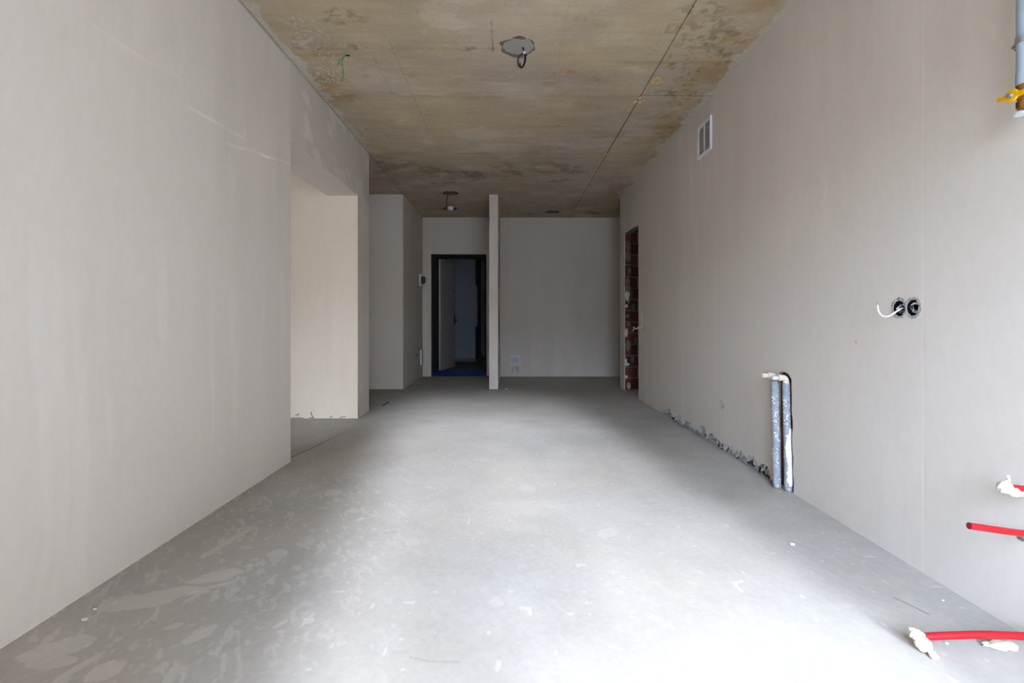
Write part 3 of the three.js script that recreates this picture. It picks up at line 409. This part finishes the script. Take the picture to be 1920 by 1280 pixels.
{ // gas pipe with tap
  const g = thing('gas_pipe', 'grey gas pipe with brass tap and yellow handle', 'gas pipe', [1.5415, 1.6, -1.5]);
  part('pipe', rod([0, 0.085, 0], [0, TOP - 1.603, 0], 0.02, 0.02, 32), M.gas, g, 'grey painted steel pipe');
  part('coupling', soft([rod([0, 0.079, 0], [0, 0.115, 0], 0.0215, 0.0215, 32)]), M.gas, g);
  const cl = part('pipe_clamp', soft([rod([0, 0.203, 0], [0, 0.223, 0], 0.0222, 0.0222, 32), box(0.018, 0.0525, 0.207, 0.219, -0.005, 0.005)]), M.zinc, g, 'zinc wall clamp');
  part('bolt', soft([new THREE.BoxGeometry(0.012, 0.018, 0.01).translate(0.004, 0.206, -0.027), rod([-0.008, 0.206, -0.029], [0.016, 0.206, -0.029], 0.005, 0.005, 6)]), M.zinc, cl);
  const hex = (y0, y1, r) => rod([0, y0, 0], [0, y1, 0], r, r, 6);
  part('tap_body', soft([hex(0.06, 0.079, 0.0215), rod([0, 0.03, 0], [0, 0.06, 0], 0.0165), lump(0, 0.045, 0, 0.02, 0.018, 0.02, 3, 0.02, 3), hex(0.01, 0.03, 0.021), rod([0, 0.004, 0], [0, 0.01, 0], 0.017), rod([-0.012, 0.046, 0], [-0.036, 0.046, 0], 0.008)]), M.brass, g, 'brass tap body');
  const hp = [], wing = 0.0056, hr = 0.0172, a0 = Math.asin(wing / hr);
  for (const side of [0, Math.PI]) { for (let i = 0; i <= 6; i++) { const t = -Math.PI / 2 + i / 6 * Math.PI; hp.push([(0.037 + wing * Math.cos(t)) * Math.cos(side), wing * Math.sin(t) * Math.cos(side)]); } for (let i = 0; i <= 16; i++) { const t = side + a0 + i / 16 * (Math.PI - 2 * a0); hp.push([hr * Math.cos(t), hr * Math.sin(t)]); } }
  const hs = poly(hp);
  const h = part('handle', new THREE.ExtrudeGeometry(hs, { depth: 0.004, bevelEnabled: true, bevelThickness: 0.002, bevelSize: 0.002, bevelSegments: 3 }).rotateZ(0.1).rotateY(Math.PI / 2).translate(-0.042, 0.046, 0), M.yellow, g, 'yellow butterfly handle');
  part('nut', rod([-0.044, 0.046, 0], [-0.052, 0.046, 0], 0.009, 0.0075, 6), M.zinc, h);
  const cap = lump(-0.006, -0.006, -0.004, 0.016, 0.011, 0.018, 8, 0.5, 1, 3); part('seal_wrap', cap.toNonIndexed ? cap : cap, M.clear, g, 'crumpled clear plastic under the tap');
}
// red heating sleeves poking out of the wall
function sleeve(label, pts, r = 0.0105) { const p = thing('heating_pipe', label, 'pipe', pts[0]); const o = pts[0], loc = pts.map(([x, y, z]) => [x - o[0], y - o[1], z - o[2]]); part('sleeve', tube(loc, r, 40, 16), M.red, p, 'glossy red plastic sleeve'); return [p, loc]; }
{
  const [p, l] = sleeve('red pipe out of the wall with a foam plug along its underside', [[1.597, 0.463, -1.5], [1.54, 0.469, -1.5], [1.49, 0.475, -1.5]]);
  part('foam_plug', soft([lump(-0.118, 0.012, 0.002, 0.021, 0.018, 0.018, 4, 0.25), lump(-0.095, 0.0, 0.004, 0.02, 0.015, 0.016, 8, 0.2), lump(-0.068, -0.006, 0.003, 0.03, 0.009, 0.013, 5, 0.2), lump(-0.03, -0.008, 0.002, 0.035, 0.007, 0.012, 6, 0.15), lump(-0.106, 0.037, 0, 0.005, 0.012, 0.005, 2, 0.5, 2), lump(-0.109, 0.027, 0, 0.005, 0.008, 0.005, 3, 0.5, 2)]), M.foam, p, 'creamy mounting foam');
}
{
  const [p, l] = sleeve('red pipe out of the wall with a bare cut end', [[1.597, 0.331, -1.5], [1.53, 0.338, -1.5], [1.45, 0.349, -1.5], [1.374, 0.36, -1.5]], 0.0098);
  part('bore', new THREE.CircleGeometry(0.0099, 20).rotateY(-Math.PI / 2).rotateZ(-0.14).translate(l[3][0] - 0.0003, l[3][1], 0), M.darkRed, p);
}
{
  const [p, l] = sleeve('red pipe lying low over the floor with a foam plug', [[1.597, 0.032, -1.49], [1.5, 0.038, -1.49], [1.4, 0.0405, -1.49], [1.3, 0.038, -1.49], [1.215, 0.0335, -1.49]]);
  part('foam_plug', soft([lump(-0.387, 0.006, 0.0, 0.02, 0.015, 0.016, 14, 0.35), lump(-0.391, 0.015, -0.006, 0.012, 0.009, 0.012, 17, 0.6, 2), lump(-0.383, -0.008, 0.018, 0.022, 0.021, 0.022, 15, 0.2), lump(-0.376, -0.022, 0.044, 0.011, 0.01, 0.014, 16, 0.4)]), M.foam, p, 'creamy mounting foam');
}
solo('foam_lump', soft([lump(0, 0.008, 0, 0.036, 0.011, 0.022, 24, 0.25), lump(0.02, 0.01, 0.006, 0.022, 0.013, 0.02, 25, 0.25), lump(-0.026, 0.006, -0.006, 0.018, 0.007, 0.01, 26, 0.3)]).translate(0, 0.002, 0), M.foam, 'creamy foam lump on the floor under the low red pipe', 'foam', [1.455, 0, -1.49]);

// ---------------------------------------------------------------- things on the ceiling
{
  const c = thing('lamp_cable', 'black looped cable with white tape hanging from the cement patch', 'cable', [0.083, TOP, -3.25]);
  part('cable', tube([[0, 0.004, 0], [0.006, -0.02, 0], [0.012, -0.045, 0.004], [0.014, -0.075, 0.008], [0.012, -0.105, 0.01], [0.0, -0.135, 0.01], [-0.012, -0.143, 0.008], [-0.026, -0.128, 0.006], [-0.031, -0.095, 0.004], [-0.022, -0.065, 0], [-0.003, -0.05, -0.002], [0.012, -0.044, -0.002], [0.022, -0.052, 0], [0.029, -0.058, 0]], 0.0046, 90, 8), M.blackCable, c);
  part('cable', tube([[-0.004, 0.002, 0], [0.003, -0.022, 0.004], [0.0145, -0.046, -0.004], [0.019, -0.08, 0.003], [0.014, -0.11, 0.006], [0.003, -0.133, 0.005], [-0.008, -0.14, 0.002], [-0.016, -0.125, 0.002], [-0.018, -0.11, 0.002]], 0.0044, 60, 8), M.blackCable, c);
  part('tape', rod([0.0095, -0.036, 0], [0.0145, -0.054, 0.003], 0.0085, 0.0085, 14), M.white, c, 'white insulating tape');
  part('clip', rod([0, 0, 0], [0.001, -0.008, 0], 0.006), M.cement, c);
}
{
  const c = thing('green_wire', 'thin green wires dangling from the ceiling', 'wire', [-1.09, TOP, -3.355]);
  part('wire', tube([[0.0, 0.002, 0], [-0.012, -0.012, 0.01], [-0.022, -0.035, 0.016], [-0.026, -0.06, 0.02], [-0.024, -0.078, 0.022], [-0.018, -0.11, 0.022], [-0.02, -0.15, 0.022], [-0.026, -0.19, 0.024]], 0.0022, 50, 6), M.green, c);
  part('wire', tube([[0.002, 0.002, 0], [-0.016, -0.016, 0.005], [-0.034, -0.036, 0.01], [-0.055, -0.065, 0.012], [-0.06, -0.078, 0.012]], 0.0023, 30, 6), M.green, c);
  part('wire', tube([[-0.026, -0.03, 0.01], [-0.046, -0.036, 0.012], [-0.057, -0.048, 0.014], [-0.048, -0.066, 0.018], [-0.026, -0.078, 0.022]], 0.0016, 30, 6), M.green, c);
  part('plug', lump(0.006, -0.003, 0, 0.016, 0.006, 0.008, 3, 0.4, 2), M.twig, c);
}
{
  const c = thing('lamp_holder', 'white lamp holder hanging on a thin wire in the hall', 'lamp holder', [-0.856, TOP, -6.97]);
  part('wire', tube([[0, 0.002, 0], [-0.012, -0.06, 0], [-0.022, -0.12, 0], [-0.024, -0.19, 0], [-0.012, -0.238, 0], [0.012, -0.243, 0]], 0.005, 30, 6), M.blackCable, c);
  part('holder', new THREE.LatheGeometry([[0.001, -0.252], [0.034, -0.25], [0.042, -0.236], [0.042, -0.212], [0.03, -0.204], [0.001, -0.203]].map(([a, b]) => new THREE.Vector2(a, b)), 24).translate(0.027, 0.006, 0), M.plastic, c);
}
// ---------------------------------------------------------------- things in the hall
{
  const c = thing('intercom', 'black intercom handset on a white plate beside the entrance', 'intercom', [-1.508, 1.54, -8.37]);
  part('back_plate', new RoundedBoxGeometry(0.034, 0.2, 0.11, 2, 0.004).translate(0.017, 0.1, 0), M.plastic, c);
  const body = part('body', new RoundedBoxGeometry(0.03, 0.12, 0.085, 2, 0.008).translate(0.047, 0.1, 0), M.black, c);
  part('handset', capTube([[0.06, 0.155, -0.005], [0.084, 0.145, -0.005], [0.09, 0.105, -0.005], [0.084, 0.065, -0.005], [0.06, 0.052, -0.005]], 0.011, 24, 10), M.black, body);
  const w = thing('wall_plate', 'low white cover plate on the hall wall by the entrance', 'cover plate', [-1.508, 0.22, -8.5]);
  part('cover', new RoundedBoxGeometry(0.026, 0.25, 0.16, 2, 0.004).translate(0.013, 0.125, 0), M.plastic, w); part('screw', rod([0.026, 0.125, 0], [0.028, 0.125, 0], 0.006), M.zinc, w);
  const o = thing('cable_outlet', 'small dark cable outlet low on the hall wall', 'outlet', [-1.508, 0.41, -8.09]);
  part('ring', new THREE.TorusGeometry(0.02, 0.004, 8, 20).rotateY(Math.PI / 2).translate(0.003, 0, 0), M.black, o); part('core', rod([0, 0, 0], [0.003, 0, 0], 0.019), M.dark, o);
  const r = thing('end_cap', 'small red plastic cap on the floor beside the entrance', 'cap', [-0.375, 0, -8.55]);
  part('body', new RoundedBoxGeometry(0.05, 0.03, 0.05, 2, 0.006).translate(0, 0.015, 0), M.redCap, r); part('lip', new RoundedBoxGeometry(0.06, 0.008, 0.06, 1, 0.003).translate(0, 0.004, 0), M.redCap, r);
}
{
  const v = thing('low_grille', 'small square white grille low on the far wall', 'vent', [0.09, 0.2, -D.back]);
  const W = 0.158, f = 0.016;
  part('frame', soft([box(-W / 2, W / 2, 0, f, 0, 0.014), box(-W / 2, W / 2, W - f, W, 0, 0.014), box(-W / 2, -W / 2 + f, f, W - f, 0, 0.014), box(W / 2 - f, W / 2, f, W - f, 0, 0.014)]), M.plastic, v);
  part('back_plate', box(-W / 2 + f, W / 2 - f, f, W - f, 0.0005, 0.002), M.greyCable, v);
  const sg = new THREE.BoxGeometry(W - 2 * f, 0.004, 0.011).rotateX(0.75);
  for (let i = 0; i < 9; i++) part('slat', sg, M.plastic, v).position.set(0, f + (i + 0.5) * (W - 2 * f) / 9, 0.0075);
}
// ---------------------------------------------------------------- scraps on the floor
solo('washer', new THREE.LatheGeometry([[0.009, 0], [0.02, 0], [0.021, 0.003], [0.019, 0.005], [0.009, 0.005], [0.009, 0]].map(([a, b]) => new THREE.Vector2(a, b)), 24), M.tan, 'flat tan washer on the floor at the foot of the water pipes', 'washer', [1.527, 0, -2.865]);
solo('twig', tube([[-0.01, 0.006, 0.1], [0.0, 0.008, 0.02], [-0.004, 0.007, -0.06], [0.005, 0.006, -0.12]], 0.006, 16, 6), M.twig, 'dark splinter on the hall floor near the alcove', 'splinter', [-1.437, 0, -5.79]);
solo('thread', tube([[-0.012, 0.001, -0.026], [0, 0.0012, 0], [0.012, 0.001, 0.03]], 0.0007, 12, 5), M.thread, 'thin dark thread on the floor near the low red pipe', 'thread', [1.36, 0, -1.737], 'loose threads on the floor');
solo('thread', tube([[-0.008, 0.001, -0.028], [0, 0.0012, 0], [0.008, 0.001, 0.026]], 0.0007, 12, 5), M.thread, 'thin dark thread on the floor near the low red pipe', 'thread', [1.379, 0, -1.683], 'loose threads on the floor');
for (const [x, d, s, l] of [[1.222, 2.172, 0.011, 'largest white plaster crumb on the bright floor'], [1.505, 1.742, 0.005, 'tiny white crumb at the foot of the right wall'], [1.316, 1.51, 0.006, 'tiny white crumb beside the low red pipe'], [-1.397, 1.689, 0.007, 'smaller white crumb on the stained floor along the left wall'], [-1.382, 1.629, 0.009, 'larger white crumb on the stained floor along the left wall'], [-0.05, 7.05, 0.02, 'pale crumb beside the foot of the partition']])
  solo('plaster_crumb', lump(0, s * 0.45, 0, s, s * 0.5, s * 0.8, Math.round(x * 50 + 200), 0.4, 2), M.crumb, l, 'crumb', [x, 0, -d], 'crumbs on the floor');

renderer.render(scene, camera);
